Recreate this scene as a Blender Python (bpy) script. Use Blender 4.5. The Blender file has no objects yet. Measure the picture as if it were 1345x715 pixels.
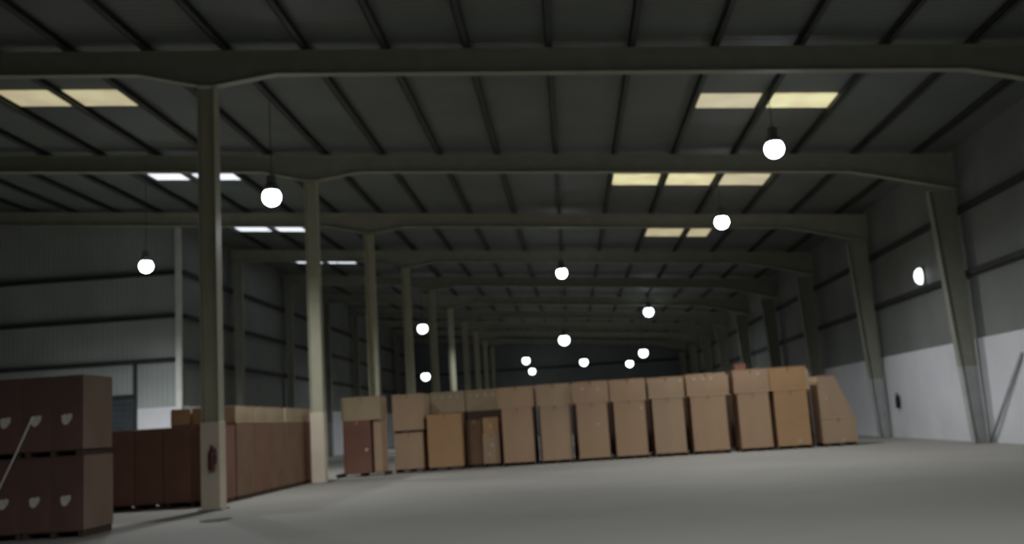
import bpy, bmesh, math, random
from mathutils import Vector, Matrix
random.seed(7)
sc = bpy.context.scene
COL = sc.collection

# ------------------------------------------------------------------ camera
F, YAW, PITCH, ROLL, EYE = 1269.78, -.0523, .1555, -.0635, 1.6
IW, IH = 1345, 715
fw = Vector((math.sin(YAW)*math.cos(PITCH), math.cos(YAW)*math.cos(PITCH), math.sin(PITCH)))
rt = Vector((math.cos(YAW), -math.sin(YAW), 0))
up = rt.cross(fw)
r2 = rt*math.cos(ROLL) + up*math.sin(ROLL)
u2 = up*math.cos(ROLL) - rt*math.sin(ROLL)
cam_d = bpy.data.cameras.new('camera')
cam = bpy.data.objects.new('camera', cam_d)
COL.objects.link(cam)
m = Matrix(((r2.x, u2.x, -fw.x, 0), (r2.y, u2.y, -fw.y, 0), (r2.z, u2.z, -fw.z, EYE), (0, 0, 0, 1)))
cam.matrix_world = m
cam_d.sensor_width = 36
cam_d.lens = F/IW*36
cam_d.clip_end = 400
cam_d.dof.use_dof = True
cam_d.dof.focus_distance = 3.0
cam_d.dof.aperture_fstop = 2.9
sc.camera = cam
sc.view_settings.view_transform = 'Standard'
sc.view_settings.look = 'None'
sc.view_settings.exposure = 0

# ------------------------------------------------------------------ materials
def new_mat(name):
    mt = bpy.data.materials.new(name); mt.use_nodes = True
    nt = mt.node_tree
    return mt, nt, nt.nodes['Principled BSDF']

def noisy(name, c1, c2, scale=1.5, rough=.8, metal=0, bump=0, bscale=20, detail=4, stretch=(1, 1, 1)):
    mt, nt, b = new_mat(name)
    tc = nt.nodes.new('ShaderNodeTexCoord'); mp = nt.nodes.new('ShaderNodeMapping')
    mp.inputs['Scale'].default_value = stretch
    nt.links.new(tc.outputs['Object'], mp.inputs['Vector'])
    nz = nt.nodes.new('ShaderNodeTexNoise'); nz.inputs['Scale'].default_value = scale
    nz.inputs['Detail'].default_value = detail
    nt.links.new(mp.outputs['Vector'], nz.inputs['Vector'])
    rp = nt.nodes.new('ShaderNodeValToRGB')
    rp.color_ramp.elements[0].position = .3; rp.color_ramp.elements[1].position = .7
    rp.color_ramp.elements[0].color = (*c1, 1); rp.color_ramp.elements[1].color = (*c2, 1)
    nt.links.new(nz.outputs['Fac'], rp.inputs['Fac'])
    nt.links.new(rp.outputs['Color'], b.inputs['Base Color'])
    b.inputs['Roughness'].default_value = rough; b.inputs['Metallic'].default_value = metal
    if bump:
        n2 = nt.nodes.new('ShaderNodeTexNoise'); n2.inputs['Scale'].default_value = bscale
        nt.links.new(tc.outputs['Object'], n2.inputs['Vector'])
        bp = nt.nodes.new('ShaderNodeBump'); bp.inputs['Strength'].default_value = bump
        bp.inputs['Distance'].default_value = .02
        nt.links.new(n2.outputs['Fac'], bp.inputs['Height']); nt.links.new(bp.outputs['Normal'], b.inputs['Normal'])
    return mt

def sheet(name, c1, c2, axis, pitch=.25, rough=.6):
    """profiled metal sheeting: ribs repeat along the given object axis"""
    mt, nt, b = new_mat(name)
    tc = nt.nodes.new('ShaderNodeTexCoord')
    wv = nt.nodes.new('ShaderNodeTexWave'); wv.wave_type = 'BANDS'; wv.bands_direction = axis
    wv.inputs['Scale'].default_value = 1/pitch*.3142
    wv.inputs['Distortion'].default_value = 0
    nt.links.new(tc.outputs['Object'], wv.inputs['Vector'])
    nz = nt.nodes.new('ShaderNodeTexNoise'); nz.inputs['Scale'].default_value = .35; nz.inputs['Detail'].default_value = 3
    nt.links.new(tc.outputs['Object'], nz.inputs['Vector'])
    rp = nt.nodes.new('ShaderNodeValToRGB')
    rp.color_ramp.elements[0].position = .35; rp.color_ramp.elements[1].position = .65
    rp.color_ramp.elements[0].color = (*c1, 1); rp.color_ramp.elements[1].color = (*c2, 1)
    nt.links.new(nz.outputs['Fac'], rp.inputs['Fac']); nt.links.new(rp.outputs['Color'], b.inputs['Base Color'])
    bp = nt.nodes.new('ShaderNodeBump'); bp.inputs['Strength'].default_value = .35; bp.inputs['Distance'].default_value = .03
    nt.links.new(wv.outputs['Fac'], bp.inputs['Height']); nt.links.new(bp.outputs['Normal'], b.inputs['Normal'])
    b.inputs['Roughness'].default_value = rough
    return mt

def emit(name, col, s, vary=None):
    mt, nt, b = new_mat(name)
    b.inputs['Base Color'].default_value = (.8, .8, .8, 1)
    b.inputs['Emission Color'].default_value = (*col, 1)
    b.inputs['Emission Strength'].default_value = s
    if vary:
        tc = nt.nodes.new('ShaderNodeTexCoord'); nz = nt.nodes.new('ShaderNodeTexNoise')
        nz.inputs['Scale'].default_value = 1.6
        nt.links.new(tc.outputs['Object'], nz.inputs['Vector'])
        rp = nt.nodes.new('ShaderNodeValToRGB')
        rp.color_ramp.elements[0].position = .4; rp.color_ramp.elements[1].position = .6
        rp.color_ramp.elements[0].color = (*vary, 1); rp.color_ramp.elements[1].color = (*col, 1)
        nt.links.new(nz.outputs['Fac'], rp.inputs['Fac']); nt.links.new(rp.outputs['Color'], b.inputs['Emission Color'])
    return mt

M = dict(
    floor=noisy('concrete_floor', (.275, .265, .235), (.325, .312, .278), .25, .85, bump=.15, bscale=6),
    white=noisy('whitewashed_masonry', (.62, .63, .66), (.72, .73, .76), .5, .9, bump=.2, bscale=9),
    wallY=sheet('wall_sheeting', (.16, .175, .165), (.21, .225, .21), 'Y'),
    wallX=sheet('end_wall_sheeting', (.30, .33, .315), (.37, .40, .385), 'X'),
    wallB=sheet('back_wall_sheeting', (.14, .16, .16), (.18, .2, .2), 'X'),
    cards=noisy('lamplit_brown_carton_side', (.20, .135, .095), (.26, .18, .13), .9, .85, bump=.08, bscale=30),  # lighter brown carries the lamp light on the near stack's sides
    roof=sheet('roof_sheeting', (.105, .122, .112), (.14, .158, .145), 'Y'),
    girt=noisy('shaded_girt_steel', (.018, .02, .02), (.03, .033, .032), 3, .7),  # dark tone stands in for the shadow on the rails
    purlin=noisy('dark_purlin_steel', (.03, .033, .03), (.045, .048, .045), 3, .7),
    rafter=noisy('olive_rafter_paint', (.26, .26, .205), (.31, .31, .245), 2, .6),
    column=noisy('olive_column_paint', (.40, .39, .28), (.47, .46, .34), 1.2, .6),
    colwall=noisy('grey_green_column_paint', (.25, .255, .205), (.30, .305, .25), 1.2, .7),
    casing=noisy('cream_column_casing', (.62, .54, .41), (.70, .61, .48), 1.5, .85),
    casingw=noisy('pale_grey_column_casing', (.36, .37, .36), (.44, .45, .44), 1.5, .85),
    post=noisy('pale_corner_post', (.55, .56, .52), (.65, .66, .61), 1.5, .7),
    card=noisy('brown_cardboard', (.44, .285, .175), (.51, .34, .215), .8, .85, bump=.08, bscale=30, stretch=(1, 1, .4)),
    card2=noisy('greyish_cardboard', (.42, .29, .185), (.50, .35, .225), .8, .85, bump=.08, bscale=30, stretch=(1, 1, .4)),
    cardo=noisy('orange_brown_cardboard', (.47, .28, .14), (.54, .33, .17), .8, .85, bump=.08, bscale=30),
    cardd=noisy('dark_red_brown_cardboard', (.18, .085, .055), (.24, .115, .08), .9, .85, bump=.08, bscale=30),
    cardm=noisy('maroon_cardboard', (.10, .052, .042), (.135, .072, .058), .9, .85, bump=.08, bscale=30),
    cardt=noisy('tan_cardboard', (.36, .28, .17), (.44, .34, .22), .9, .85, bump=.08, bscale=30),
    cardb=noisy('brown_dark_cardboard', (.17, .10, .055), (.23, .135, .075), .9, .85, bump=.08, bscale=30),
    cardr=noisy('reddish_cardboard', (.18, .09, .055), (.23, .12, .075), .9, .85, bump=.08, bscale=30),
    cardk=noisy('gap_shade_rear_cardboard', (.07, .04, .025), (.10, .058, .036), .9, .85, bump=.08, bscale=30),  # darkened to carry the shade seen through the front row gaps
    tape=noisy('packing_tape', (.30, .20, .11), (.36, .24, .14), 3, .4),
    sticker=noisy('white_sticker', (.50, .46, .40), (.62, .57, .50), 8, .6),
    wood=noisy('dark_pallet_wood', (.05, .03, .02), (.09, .055, .035), 4, .9, stretch=(1, 6, 6)),
    housing=noisy('lamp_housing_metal', (.10, .10, .11), (.16, .16, .17), 4, .5),
    cord=noisy('black_cord', (.02, .02, .02), (.03, .03, .03), 5, .7),
    black=noisy('black_enamel', (.012, .012, .013), (.025, .025, .026), 5, .35),
    darkred=noisy('dark_red_enamel', (.07, .018, .014), (.11, .028, .02), 5, .4),
    steel=noisy('dull_steel', (.20, .20, .20), (.28, .28, .28), 6, .45, metal=.4),
    door=noisy('dark_blue_grey_door', (.03, .04, .045), (.045, .055, .06), 2, .7),
    strap=noisy('pale_strap', (.75, .73, .68), (.85, .83, .78), 5, .5),
    pole=noisy('dull_grey_pole', (.40, .41, .42), (.48, .49, .50), 3, .6),
    patch=noisy('dark_patch', (.07, .065, .055), (.11, .10, .085), 4, .95),
    lamp=emit('lamp_diffuser', (.90, .95, 1.0), 13),
    lampf=emit('lamp_diffuser_far', (.90, .95, 1.0), 4.5),
    bulk=emit('bulkhead_diffuser', (.92, .96, 1.0), 2.2),
    sky_w=emit('skylight_white', (.86, .92, 1.0), 1.1),
    sky_y=emit('skylight_yellow', (.78, .74, .36), .85, (.62, .52, .26)),
    sky_d=emit('skylight_dull', (.52, .46, .25), .85, (.42, .35, .19)),
)

# ------------------------------------------------------------------ mesh helpers
def box(bm, x0, x1, y0, y1, z0, z1, bev=0):
    b = bmesh.new()
    vs = [b.verts.new((x, y, z)) for x in (x0, x1) for y in (y0, y1) for z in (z0, z1)]
    for f in ((0, 1, 3, 2), (4, 6, 7, 5), (0, 4, 5, 1), (2, 3, 7, 6), (0, 2, 6, 4), (1, 5, 7, 3)):
        b.faces.new([vs[i] for i in f])
    if bev:
        bmesh.ops.bevel(b, geom=b.edges[:], offset=bev, segments=2, affect='EDGES', profile=.6)
    merge(bm, b)

def merge(bm, b):
    mp = {}
    for v in b.verts: mp[v] = bm.verts.new(v.co)
    for f in b.faces:
        try:
            nf = bm.faces.new([mp[v] for v in f.verts]); nf.smooth = f.smooth
        except ValueError: pass
    b.free()

def lathe(bm, prof, n=24, cx=0, cy=0):
    rings = []
    for r, z in prof:
        if r < 1e-5: rings.append([bm.verts.new((cx, cy, z))])
        else: rings.append([bm.verts.new((cx+r*math.cos(2*math.pi*i/n), cy+r*math.sin(2*math.pi*i/n), z)) for i in range(n)])
    for a, b in zip(rings, rings[1:]):
        for i in range(n):
            j = (i+1) % n
            q = [a[i % len(a)], a[j % len(a)], b[j % len(b)], b[i % len(b)]]
            q2 = []
            for v in q:
                if v not in q2: q2.append(v)
            if len(q2) > 2:
                f = bm.faces.new(q2); f.smooth = True

def tube(bm, pts, r, n=8):
    rings = []
    for i, p in enumerate(pts):
        p = Vector(p)
        d = (Vector(pts[min(i+1, len(pts)-1)]) - Vector(pts[max(i-1, 0)])).normalized()
        a = d.orthogonal().normalized()
        if rings:
            a = (pa - d*pa.dot(d)).normalized()
        pa = a
        c = d.cross(a)
        rings.append([bm.verts.new(p + a*r*math.cos(2*math.pi*k/n) + c*r*math.sin(2*math.pi*k/n)) for k in range(n)])
    for a, b in zip(rings, rings[1:]):
        for k in range(n):
            f = bm.faces.new((a[k], a[(k+1) % n], b[(k+1) % n], b[k])); f.smooth = True
    bm.faces.new(rings[0][::-1]); bm.faces.new(rings[-1])

def obj(name, bm, mat, parent=None, loc=(0, 0, 0)):
    bmesh.ops.recalc_face_normals(bm, faces=bm.faces[:])
    me = bpy.data.meshes.new(name); bm.to_mesh(me); bm.free()
    me.materials.append(mat)
    o = bpy.data.objects.new(name, me); COL.objects.link(o)
    o.location = loc
    if parent: o.parent = parent
    return o

def tag(o, label, cat, group=None, kind=None):
    o['label'] = label; o['category'] = cat
    if group: o['group'] = group
    if kind: o['kind'] = kind
    return o

def empty(name, loc, label, cat, group=None):
    o = bpy.data.objects.new(name, None); COL.objects.link(o); o.location = loc
    o.empty_display_size = .2
    return tag(o, label, cat, group)

def copy_tree(o, loc, parent=None):
    c = o.copy(); COL.objects.link(c)
    if parent: c.parent = parent
    else: c.location = loc
    for ch in list(o.children): copy_tree(ch, None, c)
    return c

def struct(name, bm, mat, parent=None):
    o = obj(name, bm, mat, parent)
    if not parent: o['kind'] = 'structure'
    return o

ORD = ['first', 'second', 'third', 'fourth', 'fifth', 'sixth', 'seventh', 'eighth', 'ninth', 'tenth', 'eleventh', 'twelfth', 'thirteenth',
       'fourteenth', 'fifteenth', 'sixteenth', 'seventeenth', 'eighteenth', 'nineteenth', 'twentieth', 'twenty-first', 'twenty-second']

# ------------------------------------------------------------------ dimensions
SL = -.0783
def roofz(x): return 11.1 + SL*x           # underside of the sheeting
def rafb(x): return 10.27 + SL*x           # underside of rafters
def raft(x): return 10.9 + SL*x            # top of rafters = underside of purlins
FR = [(n + .3512)*9.9376 for n in range(-1, 12)]   # frame lines
XR, XL, XCOL = 13.75, -30.0, -8.75
XS = -18.75                                 # side wall of the narrower far part
YB, YE, YJ = -7.0, 114.0, 46.0
ZW = 3.44

# ------------------------------------------------------------------ setting
b = bmesh.new(); box(b, XL-.3, XR+.3, YB-.3, YE+.3, -.2, 0); struct('floor', b, M['floor'])
b = bmesh.new()
for (xa, xb) in ((XL-.3, XR+.3),):
    vs = []
    for z in (0, .12):
        vs.append([b.verts.new((x, y, roofz(x)+z)) for x, y in ((xa, YB-.3), (xb, YB-.3), (xb, YE+.3), (xa, YE+.3))])
    b.faces.new(vs[0]); b.faces.new(vs[1])
    for i in range(4): b.faces.new((vs[0][i], vs[0][(i+1) % 4], vs[1][(i+1) % 4], vs[1][i]))
struct('ceiling', b, M['roof'])

def prism_x(bm, x0, x1, y0, y1, z0):        # wall piece running in X with a sloped top under the roof
    vs = [bm.verts.new(p) for p in ((x0, y0, z0), (x1, y0, z0), (x1, y0, roofz(x1)), (x0, y0, roofz(x0)),
                                    (x0, y1, z0), (x1, y1, z0), (x1, y1, roofz(x1)), (x0, y1, roofz(x0)))]
    for f in ((0, 1, 2, 3), (4, 5, 6, 7), (0, 1, 5, 4), (1, 2, 6, 5), (2, 3, 7, 6), (3, 0, 4, 7)):
        bm.faces.new([vs[i] for i in f])

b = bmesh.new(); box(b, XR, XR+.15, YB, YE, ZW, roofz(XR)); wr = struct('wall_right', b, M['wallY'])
b = bmesh.new(); box(b, XR-.06, XR+.15, YB, YE, 0, ZW); o = struct('masonry_base', b, M['white'], wr); o['label'] = 'whitewashed lower wall'
b = bmesh.new(); box(b, XL-.15, XL, YB, YJ, 0, roofz(XL)); struct('wall_left', b, M['wallY'])
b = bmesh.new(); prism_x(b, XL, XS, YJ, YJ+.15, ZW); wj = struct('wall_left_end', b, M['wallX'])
b = bmesh.new(); box(b, XL, XS, YJ-.06, YJ+.15, 0, ZW); o = struct('masonry_base', b, M['white'], wj); o['label'] = 'whitewashed lower wall'
b = bmesh.new(); box(b, XS-.15, XS, YJ+.15, YE, ZW, roofz(XS)); wl = struct('wall_left_far', b, M['wallY'])
b = bmesh.new(); box(b, XS-.15, XS+.06, YJ+.15, YE, 0, ZW); struct('masonry_base', b, M['white'], wl)
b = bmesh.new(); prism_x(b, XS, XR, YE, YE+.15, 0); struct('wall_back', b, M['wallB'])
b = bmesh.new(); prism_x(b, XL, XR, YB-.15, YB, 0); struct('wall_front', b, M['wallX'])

# dark doorway in the left end wall
b = bmesh.new(); box(b, -23.2, -21.05, YJ-.12, YJ-.06, 0, 4.0, .01)
for i in range(14): box(b, -23.15, -21.1, YJ-.14, YJ-.11, .05+i*.28, .27+i*.28, .008)
d = struct('door_1', b, M['door'])
b = bmesh.new(); box(b, -23.35, -23.2, YJ-.2, YJ-.06, 0, 4.15, .01); box(b, -21.05, -20.9, YJ-.2, YJ-.06, 0, 5.6, .01); box(b, -23.2, -21.05, YJ-.2, YJ-.06, 4.0, 4.15, .01)
obj('door_frame', b, M['girt'], d)

# girts (horizontal rails on the sheeting, their shadow put into the dark colour)
t = 1
def girt(x0, x1, y0, y1, z, h=.2):
    global t
    b = bmesh.new(); box(b, x0, x1, y0, y1, z-h/2, z+h/2, .012)
    o = struct('trim_%d' % t, b, M['girt']); t += 1
for z in (5.65, 7.83): girt(XR-.2, XR, YB, YE, z)
for z in (5.72, 7.85, 10.0): girt(XL, XS-.15, YJ-.2, YJ, z)
for z in (5.65, 7.83, 10.0): girt(XS, XS+.2, YJ+.16, YE, z)
for z in (5.65, 7.83, 10.0): girt(XL, XL+.2, YB, YJ-.2, z)
for z in (5.65, 7.83): girt(XS+.2, XR-.2, YE-.2, YE, z)

# skylight panes: (x0, x1, y0, y1, material)
PITCH_P = 2.08
sk = [(-16.7, -14.85, 26.7, 28.1, 'sky_d'), (-14.6, -12.75, 26.7, 28.1, 'sky_d'),
      (-16.2, -14.6, 35.9, 37.5, 'sky_w'), (-14.45, -12.7, 35.9, 37.5, 'sky_w'),
      (-16.75, -14.6, 46.2, 48.4, 'sky_w'), (-14.45, -13.05, 46.2, 48.4, 'sky_w'),
      (-16.4, -15.2, 56.0, 58.8, 'sky_w'), (-14.95, -13.95, 56.0, 58.8, 'sky_w'), (-13.85, -12.7, 56.0, 58.8, 'sky_w'),
      (4.4, 6.15, 27.35, 28.6, 'sky_d'), (6.5, 8.3, 27.35, 28.6, 'sky_y'),
      (2.23, 4.05, 36.65, 38.35, 'sky_y'), (4.35, 6.15, 36.65, 38.35, 'sky_y'), (6.45, 8.25, 36.65, 38.35, 'sky_d'),
      (4.3, 6.15, 47.5, 49.4, 'sky_d'), (6.45, 7.5, 47.5, 49.4, 'sky_d')]
for i, (x0, x1, y0, y1, mt) in enumerate(sk):
    b = bmesh.new()
    vs = []
    for dz in (-.03, -.005):
        vs.append([b.verts.new((x, y, roofz(x)+dz)) for x, y in ((x0, y0), (x1, y0), (x1, y1), (x0, y1))])
    b.faces.new(vs[0]); b.faces.new(vs[1])
    for k in range(4): b.faces.new((vs[0][k], vs[0][(k+1) % 4], vs[1][(k+1) % 4], vs[1][k]))
    struct('window_%d' % (i+1), b, M[mt])

# ------------------------------------------------------------------ steelwork
def beam_x(bm, xs, ztop, zbot, y, wy):
    """plate running in X between two height functions, width wy about y"""
    prev = None; first = None
    for x in xs:
        r = [bm.verts.new((x, y-wy/2, zbot(x))), bm.verts.new((x, y+wy/2, zbot(x))), bm.verts.new((x, y+wy/2, ztop(x))), bm.verts.new((x, y-wy/2, ztop(x)))]
        if prev:
            for k in range(4): bm.faces.new((prev[k], prev[(k+1) % 4], r[(k+1) % 4], r[k]))
        else: first = r
        prev = r
    bm.faces.new(first[::-1]); bm.faces.new(prev)

def rafter_bottom(x):
    h = 0
    if x > 10.2: h = (x-10.2)/3.2*.55            # haunch at the wall column
    h = max(h, .35*max(0, 1-abs(x-XCOL)/1.8))    # haunch at the inner column
    return rafb(x) - h
for i, y in enumerate(FR):
    left = XL if y < YJ else XS
    xs = sorted(set([left+.02, XCOL-1.8, XCOL-.26, XCOL+.26, XCOL+1.8, 0, 5, 10.2, 12.0, XR-.02]))
    if i < 3: continue        # nearer ones lie outside the frame
    root_label = 'olive steel roof rafter crossing the hall overhead, %s from the camera' % ORD[i-3]
    rf = empty('roof_rafter', (0, y, 0), root_label, 'rafter', 'roof rafters')
    b = bmesh.new(); beam_x(b, xs, lambda x: raft(x)-.03, lambda x: rafter_bottom(x)+.03, 0, .03); obj('web', b, M['rafter'], rf)
    b = bmesh.new(); beam_x(b, xs, lambda x: rafter_bottom(x)+.03, rafter_bottom, 0, .26); obj('bottom_flange', b, M['rafter'], rf)
    b = bmesh.new(); beam_x(b, xs, raft, lambda x: raft(x)-.03, 0, .26); obj('top_flange', b, M['rafter'], rf)

for k in range(6, -15, -1):
    x = k*PITCH_P
    y1 = YE if x > XS+.2 else YJ
    b = bmesh.new()
    z0, z1 = raft(x), roofz(x)-.035
    box(b, x-.012, x+.012, YB, y1, z0, z1)          # C-section web and lips
    box(b, x-.012, x+.15, YB, y1, z0, z0+.02)
    box(b, x-.012, x+.15, YB, y1, z1-.02, z1)
    box(b, x+.135, x+.15, YB, y1, z0+.02, z0+.05)
    o = obj('roof_purlin', b, M['purlin'])
    tag(o, 'dark roof purlin running away under the roof, %s from the right wall' % ORD[6-k], 'purlin', 'roof purlins')

def inner_column(y, lab, hgt_casing):
    c = empty('steel_column', (XCOL, y, 0), lab, 'column', 'inner columns')
    top = rafter_bottom(XCOL)
    b = bmesh.new()
    box(b, -.22, -.195, -.19, .19, .02, top, .004); box(b, .195, .22, -.19, .19, .02, top, .004)
    box(b, -.195, .195, -.012, .012, .02, top)
    obj('shaft', b, M['column'], c)
    b = bmesh.new(); box(b, -.235, .235, -.22, .22, .02, hgt_casing, .015); o = obj('casing', b, M['casing'], c); o['label'] = 'pale cream casing round the foot'
    b = bmesh.new(); box(b, -.30, .30, -.28, .28, 0, .02, .004)
    for sx in (-1, 1):
        for sy in (-1, 1): lathe(b, [(0, .02), (.02, .02), (.02, .05), (0, .05)], 8, sx*.265, sy*.245)
    obj('base_plate', b, M['steel'], c)
for i, y in enumerate(FR):
    if i < 3: continue        # nearer ones stand outside the frame
    lab = ('inner olive column nearest the camera, with a dark extinguisher on its casing' if i == 3 else
           'inner olive column %s from the camera in the left column line' % ORD[i-3])
    inner_column(y, lab, 2.1 if i == 3 else 2.4)

def wall_column(x, y, sgn, top, lab, grp, wide=.85):
    """tapered H column against a wall; sgn=-1 : grows towards -x"""
    c = empty('wall_column', (x, y, 0), lab, 'column', grp)
    def w(z): return .42 + (wide-.42)*z/top
    zc = 2.55
    def seg(z0, z1, mat, name):
        b = bmesh.new()
        def quad(fx0, fx1, hy):
            vs = []
            for z in (z0, z1):
                vs.append([b.verts.new((sgn*fx(z), yy, z)) for fx, yy in ((fx0, -hy), (fx1, -hy), (fx1, hy), (fx0, hy))])
            b.faces.new(vs[0]); b.faces.new(vs[1])
            for k in range(4): b.faces.new((vs[0][k], vs[0][(k+1) % 4], vs[1][(k+1) % 4], vs[1][k]))
        quad(lambda z: 0, lambda z: .025, .16)
        quad(lambda z: w(z)-.025, lambda z: w(z), .16)
        quad(lambda z: .025, lambda z: w(z)-.025, .012)
        return obj(name, b, mat, c)
    seg(.02, zc, M['casingw'], 'painted_foot')['label'] = 'pale painted foot of the column'
    seg(zc, top, M['colwall'], 'shaft')
    b = bmesh.new(); box(b, *sorted((0, sgn*.5)), -.24, .24, 0, .02, .004); obj('base_plate', b, M['steel'], c)
for i, y in enumerate(FR):
    if i < 4: continue
    wall_column(XR-.2, y, -1, rafb(XR)-.62, 'tapered grey green column on the right wall, %s from the camera' % ORD[i-4], 'right wall columns')
for i, y in enumerate(FR):
    if y < YJ: continue
    wall_column(XS+.2, y, 1, rafb(XS)-.05, 'tapered column on the far left side wall, %s beyond the corner post' % ORD[i-6], 'left wall columns', .5)

# pale corner post of the left end wall
c = empty('corner_post', (XS+.02, YJ-.21, 0), 'thin pale steel post at the corner of the left end wall', 'post')
b = bmesh.new(); box(b, -.14, -.12, -.16, .0, .02, roofz(XS)-.4); box(b, .12, .14, -.16, .0, .02, roofz(XS)-.4); box(b, -.12, .12, -.17, -.15, .02, roofz(XS)-.4); obj('shaft', b, M['post'], c)
b = bmesh.new(); box(b, -.2, .2, -.22, 0, 0, .02); obj('base_plate', b, M['steel'], c)

# ------------------------------------------------------------------ lamps
def ray(px, py): return fw + r2*((px-IW/2)/F) - u2*((py-IH/2)/F)
def at_x(px, py, X): d = ray(px, py); return Vector((0, 0, EYE)) + d*(X/d.x)
def at_y(px, py, Y): d = ray(px, py); return Vector((0, 0, EYE)) + d*(Y/d.y)
def at_z(px, py, Z): d = ray(px, py); return Vector((0, 0, EYE)) + d*((Z-EYE)/d.z)
# world positions (m) of the hanging lamps
LAMPS = [((6.24, 26.97, 8.82), 'nearest on the right, below the dull skylights'),
         ((6.24, 36.80, 8.73), 'second from the camera in the right hand row'),
         ((6.24, 72.50, 9.22), 'third from the camera in the right hand row'),
         ((6.24, 80.90, 6.71), 'fourth from the camera in the right hand row, hung low'),
         ((6.24, 100.2, 6.94), 'farthest in the right hand row, hung low'),
         ((-.02, 48.68, 9.00), 'nearest in the middle row over the cartons'),
         ((-.19, 65.89, 7.00), 'directly beneath the nearest middle lamp'),
         ((1.41, 89.82, 6.80), 'farther on, just right of the middle row'),
         ((-4.16, 95.30, 7.64), 'left of the middle row, upper of a close pair'),
         ((-4.16, 109.3, 7.29), 'left of the middle row, lower of a close pair'),
         ((-8.32, 27.18, 8.59), 'brightest on the left, between the two nearest columns'),
         ((-16.64, 37.39, 8.77), 'in front of the left end wall'),
         ((-10.4, 69.55, 8.83), 'in the left aisle beyond the columns'),
         ((-12.48, 83.90, 6.12), 'small one low in the left aisle, deepest')]
def make_lamp(p, lab):
    x, y, z = p
    R = .27 if y < 60 else .37
    c = empty('high_bay_lamp', p, 'lit white high bay lamp ' + lab, 'lamp', 'high bay lamps')
    b = bmesh.new()
    prof = [(R*math.sin(a), -R*math.cos(a)) for a in [i*math.pi*.78/12 for i in range(13)]]
    lathe(b, prof, 28); obj('diffuser', b, M['lamp' if y < 60 else 'lampf'], c)
    b = bmesh.new()
    rr = prof[-1][0]; zz = prof[-1][1]
    lathe(b, [(rr-.01, zz-.02), (rr+.05, zz-.03), (rr+.055, zz), (.22, zz+.12), (.13, zz+.2), (.12, zz+.21), (rr-.02, zz+.01)], 28); obj('reflector', b, M['housing'], c)
    b = bmesh.new()
    lathe(b, [(0, zz+.20), (.125, zz+.20), (.125, zz+.42), (.10, zz+.45), (0, zz+.45)], 20)
    for k in range(10):
        a = k*math.pi/5
        tube(b, [(.13*math.cos(a), .13*math.sin(a), zz+.21), (.13*math.cos(a), .13*math.sin(a), zz+.41)], .012, 6)
    obj('ballast_housing', b, M['housing'], c)
    k = round(x/PITCH_P)*PITCH_P
    top = raft(x) if abs(k-x) < .3 else roofz(x)
    b = bmesh.new(); tube(b, [(0, 0, zz+.44), (0, 0, (top-z+zz)/2), (0, 0, top-z)], .012, 8); obj('suspension_cord', b, M['cord'], c)
for p, lab in LAMPS:
    make_lamp(p, lab)
    l = bpy.data.lights.new('lamp_light', 'SPOT'); l.energy = 3600 if p[0] < -15 else 1250 if p[1] < 45 else 750; l.shadow_soft_size = .25; l.color = (.95, .97, 1)
    l.spot_size = math.radians(172); l.spot_blend = .75
    o = bpy.data.objects.new('lamp_light', l); COL.objects.link(o); o.location = (p[0], p[1], p[2]-.75)

# oval bulkhead light on the right wall
c = empty('bulkhead_light', (XR-.004, 37.6, 6.2), 'oval lit bulkhead light fixed on the right wall between two rails', 'lamp')
b = bmesh.new(); box(b, -.06, 0, -.30, .30, -.36, .36, .03); obj('back_plate', b, M['housing'], c)
b = bmesh.new(); lathe(b, [(0, 0), (.10, .005), (.2, .03), (.26, .07), (.28, .12)], 28)
for v in b.verts:
    x, y, z = v.co; v.co = (-.055 - (.12-z)*1.9, y*.95, x*1.15)
obj('diffuser', b, M['bulk'], c)

# ------------------------------------------------------------------ cartons
def carton_bm(w, d, h, taper=0.0):
    """closed cardboard carton, origin at the centre of its bottom, front face at -d/2"""
    b = bmesh.new()
    box(b, -w/2, w/2, -d/2, d/2, 0, h-.008, .014)
    # slightly bulged panels
    bmesh.ops.subdivide_edges(b, edges=[e for e in b.edges if e.calc_length() > .25], cuts=3, use_grid_fill=True)
    for v in b.verts:
        x, y, z = v.co
        fx = max(0, 1-(2*x/w)**2); fy = max(0, 1-(2*y/d)**2); fz = max(0, 1-(2*z/h-1)**2)
        if abs(abs(y)-d/2) < .002: v.co.y -= math.copysign(.008*fx*fz, -y) if False else 0
        if abs(abs(y)-d/2) < .002: v.co.y = math.copysign(d/2-.010+.010*fx*fz, y)
        if abs(abs(x)-w/2) < .002: v.co.x = math.copysign(w/2-.008+.008*fy*fz, x)
    # two closed top flaps with a slit between them
    box(b, -w/2+.012, w/2-.012, -d/2+.012, -.004, h-.008, h, .002)
    box(b, -w/2+.012, w/2-.012, .004, d/2-.012, h-.008, h, .002)
    if taper:
        for v in b.verts:
            if v.co.x > 0: v.co.x -= taper*max(0, v.co.z)/h
    return b

def tape_bm(w, d, h):
    b = bmesh.new()
    box(b, -.035, .035, -d/2-.002, -d/2+.013, h-.16, h-.004)
    return b

def sticker_bm(s, y):
    """small shield shaped sticker on the front face"""
    b = bmesh.new()
    pts = [(-.5, .35), (-.1, .5), (.0, .36), (.16, .5), (.52, .46), (.46, .0), (.1, -.42), (-.22, -.5), (-.46, -.2)]
    lo = [b.verts.new((x*s, y, z*s)) for x, z in pts]; hi = [b.verts.new((x*s, y-.004, z*s)) for x, z in pts]
    b.faces.new(lo); b.faces.new(hi)
    for i in range(len(pts)): b.faces.new((lo[i], lo[(i+1) % len(pts)], hi[(i+1) % len(pts)], hi[i]))
    return b

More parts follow.
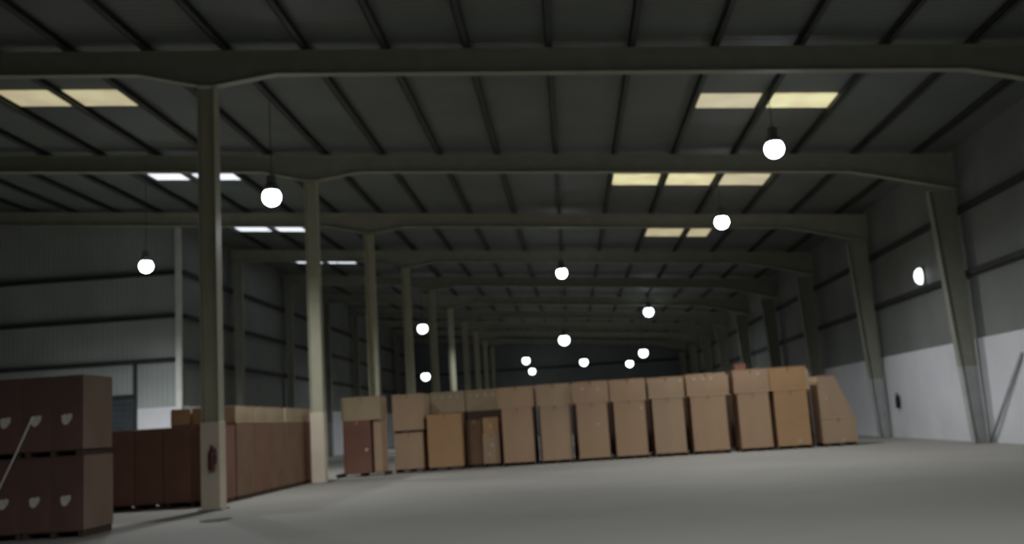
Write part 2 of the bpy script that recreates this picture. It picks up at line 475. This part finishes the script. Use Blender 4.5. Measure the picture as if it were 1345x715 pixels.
protos = {}
def carton(x, y, z, w, d, h, mat, lab, grp, rz=0, stickers=(), tape=True, taper=0):
    """x,y = centre of the footprint"""
    key = (round(w, 3), round(d, 3), round(h, 3), mat, taper)
    if key in protos:
        o = protos[key].copy(); COL.objects.link(o)
    else:
        o = obj('cardboard_carton', carton_bm(w, d, h, taper), M[mat]); protos[key] = o
        if mat == 'cardm':                      # printed front, plain side panels lightened for the lamp light on them
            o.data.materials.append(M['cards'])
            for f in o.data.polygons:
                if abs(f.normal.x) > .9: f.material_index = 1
    o.location = (x, y, z); o.rotation_euler = (0, 0, rz)
    tag(o, lab, 'carton', grp)
    if tape: obj('packing_tape', tape_bm(w, d, h), M['tape'], o)
    for sx, sz, s in stickers:
        k = obj('sticker', sticker_bm(s, -d/2-.001), M['sticker'], o, (sx, 0, sz))
        k['label'] = 'small white sticker'
    return o

PH = .13
pal = {}
def pallet(x, y, w, d, lab, grp):
    key = (round(w, 2), round(d, 2))
    if key in pal:
        o = copy_tree(pal[key], (x, y, 0)); o['label'] = lab; o['group'] = grp; return o
    o = empty('wooden_pallet', (x, y, 0), lab, 'pallet', grp)
    n = 6
    for k in range(3):
        xx = -w/2+.05+k*(w-.1)/2
        b = bmesh.new(); box(b, xx-.05, xx+.05, -d/2, d/2, 0, PH-.022, .004); obj('stringer', b, M['wood'], o)
    for k in range(n):
        yy = -d/2+.055+k*(d-.11)/(n-1)
        b = bmesh.new(); box(b, -w/2, w/2, yy-.055, yy+.055, PH-.022, PH, .003); obj('deck_board', b, M['wood'], o)
    pal[key] = o
    return o

# main front row of piles: pixel span of each pile at its foot, then layout type
YF = 37.6
G1 = 'cartons of the long front row'
GP = 'pallets under the long front row'
def X_at(px, py): return at_y(px, py, YF).x
piles = [(-6.96, -5.76, 'two', 'card2'), (-5.64, -4.28, 'low', 'cardo'), (-2.84+.02, -1.46, 'std', 'card'), (-1.34, -.03, 'std', 'card2'),
         (.07, 1.42, 'std', 'card'), (1.50, 2.86, 'std', 'card'), (2.97, 4.32, 'std', 'card2'), (4.43, 5.93, 'std', 'card'),
         (6.20, 7.55, 'std', 'card'), (7.57, 8.98, 'std', 'cardo'), (9.36, 10.62, 'slump', 'card2')]
D = 1.25
names = ['left end pile', 'second pile from the left', 'pile right of the dark recess', 'fifth pile from the left', 'sixth pile from the left', 'seventh pile from the left',
         'eighth pile from the left', 'ninth pile from the left', 'left half of the wide pile', 'right half of the wide pile', 'right end pile']
H1, H2 = 2.08, .82
for i, (x0, x1, typ, mat) in enumerate(piles):
    w = x1-x0; cx = (x0+x1)/2; yf = YF + random.uniform(-.05, .05); cy = yf + D/2
    nm = names[i]
    pallet(cx, cy, w-.06, D-.05, 'dark wooden pallet under the %s of the front row' % nm, GP)
    if typ == 'two':
        carton(cx-.01, cy, PH, w-.08, D, 1.38, mat, 'square brown carton, lower one of the %s with a dark seam above' % nm, G1)
        b = bmesh.new()
        pallet_o = None
        o = empty('wooden_pallet', (cx, cy, PH+1.38), 'thin dark pallet between the two square cartons of the left end pile', 'pallet', GP)
        for k in range(3):
            xx = -w/2+.1+k*(w-.2)/2
            b = bmesh.new(); box(b, xx-.05, xx+.05, -D/2+.02, D/2-.02, 0, .07, .004); obj('stringer', b, M['wood'], o)
        for k in range(6):
            yy = -D/2+.075+k*(D-.15)/5
            b = bmesh.new(); box(b, -w/2+.04, w/2-.04, yy-.055, yy+.055, .07, .09, .003); obj('deck_board', b, M['wood'], o)
        carton(cx, cy, PH+1.47, w, D, 1.40, mat, 'square brown carton, upper one of the %s' % nm, G1)
    elif typ == 'low':
        carton(cx, cy, PH, w-.03, D, 2.02, mat, 'tall plain orange brown carton standing alone as the second pile of the front row', G1)
    elif typ == 'slump':
        carton(cx, cy, PH, w, D, .92, mat, 'low greyish carton at the foot of the right end pile by the white wall', G1, stickers=[(.15, .1, .10)])
        carton(cx, cy, PH+.92, w, D, 1.62, mat, 'slumped carton with a sloping right side on top of the right end pile', G1, taper=.62, tape=False, stickers=[(-.35, .75, .10)])
    else:
        st = {2: [], 4: [(.2, 1.25, .10)], 5: [(.45, 1.75, .10)], 9: [(.2, .15, .11)]}.get(i, [])
        carton(cx+.015, cy, PH, w-.17, D, H1, mat, 'tall brown carton standing at the bottom of the %s' % nm, G1, stickers=st)
        st2 = {4: [(-.3, .55, .11), (.3, .5, .1)], 6: [(.55, .62, .11)], 7: [(-.45, .62, .12), (-.1, .62, .11), (.2, .62, .12)], 8: [(.3, .66, .12)]}.get(i, [])
        carton(cx, cy, PH+H1, w + (.02 if i not in (8, 9) else 0), D, H2 + (.06 if i in (8, 9) else random.uniform(-.03, .03)), mat, 'flat brown carton lying on top of the %s' % nm, G1, stickers=st2)
# small dark box on the wide pile
o = carton(6.55, YF+.35, PH+H1+H2+.06, .42, .35, .26, 'cardd', 'small dark box lying on top of the wide pile', None, tape=False)
del protos[(.42, .35, .26, 'cardd', 0)]

# dark recess between the second and third piles: lower cartons set back
G2 = 'cartons in the dark recess of the front row'
pallet(-3.56, YF+.55+D/2, 1.32, D-.05, 'dark wooden pallet in the recess of the front row', GP)
carton(-3.88, YF+.6+D/2, PH, .62, D, 1.72, 'cardb', 'dark brown carton in the left of the recess in the front row', G2, rz=.02)
carton(-3.22, YF+.42+D/2, PH, .64, D, 1.15, 'card2', 'short greyish carton in the right of the recess in the front row', G2, stickers=[(.05, .7, .12), (-.1, .35, .1)])
carton(-3.22, YF+.5+D/2, PH+1.15, .60, D, .62, 'cardo', 'orange brown carton on the short greyish one in the recess', G2, stickers=[(.0, .3, .1)])
# rear row showing above the lower piles; rest added to block light in the gaps
G3 = 'cartons of the rear row'
YR = YF+2.05
rear = [(-7.1, -5.8), (-5.75, -4.35), (-4.30, -2.90), (-2.86, -1.46)] + [(-1.4+1.37*k, -.05+1.37*k) for k in range(8)]
behind = ['left end pile', 'second pile', 'dark recess', 'pile right of the recess', 'fifth pile', 'sixth pile', 'seventh pile', 'eighth pile', 'ninth pile', 'gap left of the wide pile',
          'left half of the wide pile', 'right half of the wide pile', 'right end pile']
for k, (x0, x1) in enumerate(rear):
    cx = (x0+x1)/2; w = x1-x0
    lab = 'behind the ' + behind[k]
    pallet(cx, YR+D/2, w-.06, D-.05, 'dark wooden pallet of the rear row ' + lab, 'pallets under the rear row')
    carton(cx, YR+D/2, PH, w-.02, D, H1, 'cardk', 'shade-dark tall carton of the rear row standing ' + lab, G3, tape=False)
    st = [(-.5, .64, .08), (-.22, .62, .09), (.12, .63, .09), (.42, .62, .09)] if k in (1, 2, 3) else []
    carton(cx, YR+D/2, PH+H1, w+.02, D, .82 if k not in (1, 2, 3) else .86, 'cardt', 'tan flat carton of the rear row ' + lab, G3, stickers=st, tape=False)

# piles between the second column and the front row
G4 = 'cartons between the left block and the front row'
YA = 36.3
pallet(-7.98, YA+D/2, 1.9, D-.05, 'wide dark wooden pallet just right of the second inner column', GP)
carton(-8.10, YA+D/2, PH, 1.05, D, 1.95, 'cardd', 'dark red brown tall carton just right of the second inner column', G4, stickers=[(.35, .85, .12)])
carton(-7.35, YA+.1+D/2, PH, .30, D-.1, 1.95, 'card2', 'narrow upright carton left of the front row left end pile', G4, tape=False)
carton(-7.92, YA+D/2+.02, PH+1.95, 1.5, D, .88, 'cardt', 'tan carton lying across the dark tall carton beside the second inner column', G4)

# block of cartons in the left aisle: front row faces the camera, a side row runs away along the column line
G5 = 'dark cartons of the left aisle, front face'
YL = 25.0
w = .74
for k in range(6):
    x = -9.56 - k*(w+.012)
    lab = 'tall dark red brown carton facing the camera in the left aisle, %s from the column' % ORD[k]
    if k % 2 == 0: pallet(x-w/2-.006+.0, YL+.6, 2*w-.04, 1.15, 'dark pallet under the left aisle front cartons, %s from the column' % ORD[k//2], 'pallets under the left aisle cartons')
    carton(x, YL+.6, PH, w, 1.2, 1.93, 'cardd', lab, G5, tape=False)
G6 = 'cartons along the left column line'
yy = YL+1.24
n = 6; L = 1.52
for k in range(n):
    cy = yy+L/2+k*(L+.07)
    x = -9.19-.6 + random.uniform(-.03, .02)
    pallet(x, cy, 1.15, L-.04, 'dark pallet beside the column line, %s behind the front cartons' % ORD[k], 'pallets along the column line')
    carton(x, cy, PH, 1.2, L, 1.98, 'cardb' if k % 3 != 1 else 'cardr', 'tall carton on the column line, %s behind the left aisle front cartons' % ORD[k], G6, tape=False)
    carton(x-.04, cy, PH+1.98, 1.22, L+(.03 if k % 2 else -.05), .46, 'cardt', 'flat tan carton on top of the column line cartons, %s from the front' % ORD[k], G6, tape=False)
    if k == 0:
        carton(-10.72, cy, PH, .56, L, 1.98, 'cardd', 'tall dark carton behind the left aisle front cartons, one in from the column line', G6, tape=False)
        pallet(-10.72, cy, .54, L-.04, 'dark pallet behind the left aisle front cartons', 'pallets along the column line')
        carton(-10.74, cy, PH+1.98, .56, L-.05, .46, 'cardt', 'flat tan carton above the left aisle front cartons, left of the nearest column', G6, tape=False)

# near stack at the left edge
G7 = 'maroon cartons of the near left stack'
YN, w, d, h = 18.2, .60, 1.2, 1.40
for k in range(4):
    x = -9.33-w/2-k*(w+.01)
    where = ORD[k]
    if k % 2 == 0: pallet(x-w/2-.005, YN+d/2, 2*w-.02, d-.04, 'dark pallet under the near left stack, %s from its right end' % ORD[k//2], 'pallets under the near left stack')
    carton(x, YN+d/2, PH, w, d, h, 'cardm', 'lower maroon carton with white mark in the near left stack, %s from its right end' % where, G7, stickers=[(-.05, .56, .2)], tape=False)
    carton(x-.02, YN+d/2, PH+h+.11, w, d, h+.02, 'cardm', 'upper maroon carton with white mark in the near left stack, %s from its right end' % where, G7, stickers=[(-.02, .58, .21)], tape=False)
for k in range(2):
    x = -9.33-w-.005-k*2*(w+.01)-.02
    o = empty('wooden_pallet', (x, YN+d/2, PH+h), 'dark pallet between the two tiers of the near left stack, %s from its right end' % ORD[k], 'pallet', 'pallets between the tiers of the near left stack')
    for j in range(3):
        xx = -w+.1+j*(2*w-.2)/2
        b = bmesh.new(); box(b, xx-.05, xx+.05, -d/2+.03, d/2-.03, 0, .09, .004); obj('stringer', b, M['wood'], o)
    for j in range(6):
        y2 = -d/2+.085+j*(d-.17)/5
        b = bmesh.new(); box(b, -w+.03, w-.03, y2-.055, y2+.055, .09, .11, .003); obj('deck_board', b, M['wood'], o)

# pale strap hanging slantwise in front of the near stack
p0 = at_y(43, 548, YN-.02); p1 = at_y(0, 640, YN-.05); p2 = p1 + (p1-p0)*((p1.z-.012)/(p0.z-p1.z))
b = bmesh.new(); pts = [p0, p0.lerp(p1, .5)+Vector((0, 0, -.02)), p1, Vector((p2.x, p2.y-.1, p2.z))]
tube(b, pts, .014, 8)
o = obj('packing_strap', b, M['strap']); tag(o, 'pale strap slanting down across the front of the near left stack', 'strap')

# ------------------------------------------------------------------ small things
def extinguisher(loc, rz, mat, lab, s=1.0):
    c = empty('fire_extinguisher', loc, lab, 'extinguisher'); c.rotation_euler = (0, 0, rz); c.scale = (s, s, s)
    b = bmesh.new(); lathe(b, [(0, 0), (.08, 0), (.085, .02), (.085, .40), (.07, .46), (.035, .50), (.03, .52), (0, .52)], 20, 0, -.1); obj('cylinder_body', b, M[mat], c)
    b = bmesh.new(); box(b, -.025, .025, -.13, -.07, .52, .57, .006); box(b, -.012, .012, -.2, -.06, .57, .585, .004); box(b, -.012, .012, -.19, -.07, .60, .612, .004); box(b, -.012, .012, -.075, -.06, .57, .612); obj('valve_handle', b, M['black'], c)
    b = bmesh.new(); tube(b, [(.02, -.1, .545), (.08, -.1, .53), (.115, -.1, .45), (.115, -.1, .30), (.105, -.1, .16)], .013, 8); obj('hose', b, M['black'], c)
    b = bmesh.new(); box(b, -.05, .05, -.02, 0, .1, .5, .004); box(b, -.09, .09, -.022, -.014, .3, .34); obj('bracket', b, M['black'], c)
    return c
p = at_y(280, 602, FR[3]-.22)
extinguisher((p.x, FR[3]-.22, p.z-.30), 0, 'darkred', 'dark fire extinguisher hung on the cream casing of the nearest inner column')
p = at_x(1182, 526, XR-.06)
extinguisher((XR-.055, p.y, p.z-.33), -math.pi/2, 'black', 'small black extinguisher hung on the white lower right wall', 1.05)

# grey pole leaning from the foot of the right wall column up the white wall
a = Vector((XR-.18, 33.0, 0.045)); e = Vector((XR-.115, 30.1, 2.75))
b = bmesh.new(); tube(b, [a, a.lerp(e, .5), e], .05, 12)
o = obj('steel_pole', b, M['pole']); tag(o, 'dull grey pole leaning on the white wall beside the nearest right wall column', 'pole')

# flat dark patch on the floor before the nearest inner column
p = at_z(284, 684, 0)
b = bmesh.new(); n = 14; lo = []; hi = []
for k in range(n):
    a = 2*math.pi*k/n; r = 1+.25*random.uniform(-1, 1)
    x, y = .33*r*math.cos(a), .42*r*math.sin(a)
    lo.append(b.verts.new((x, y, 0))); hi.append(b.verts.new((x*.92, y*.92, .012+.012*random.random())))
b.faces.new(lo)
ct = b.verts.new((0, 0, .04))
for k in range(n):
    b.faces.new((lo[k], lo[(k+1) % n], hi[(k+1) % n], hi[k])); b.faces.new((hi[k], hi[(k+1) % n], ct))
o = obj('dark_floor_patch', b, M['patch'], None, (p.x, p.y, 0)); tag(o, 'dark flat scrap lying on the floor in front of the nearest inner column', 'patch')

# ------------------------------------------------------------------ light from the lamps of the bays behind the camera
def area(x, y, z, e):
    l = bpy.data.lights.new('lamp_light', 'SPOT'); l.energy = e; l.spot_size = math.radians(172); l.spot_blend = .75; l.shadow_soft_size = .3; l.color = (.93, .96, 1)
    o = bpy.data.objects.new('lamp_light', l); COL.objects.link(o); o.location = (x, y, z)
area(6.24, 2.5, 8.6, 1300); area(-.02, 5.0, 9, 2200); area(-8.32, 1.0, 8.8, 450)

w = bpy.data.worlds.new('night'); sc.world = w; w.use_nodes = True
w.node_tree.nodes['Background'].inputs[0].default_value = (.02, .022, .024, 1)
w.node_tree.nodes['Background'].inputs[1].default_value = .3
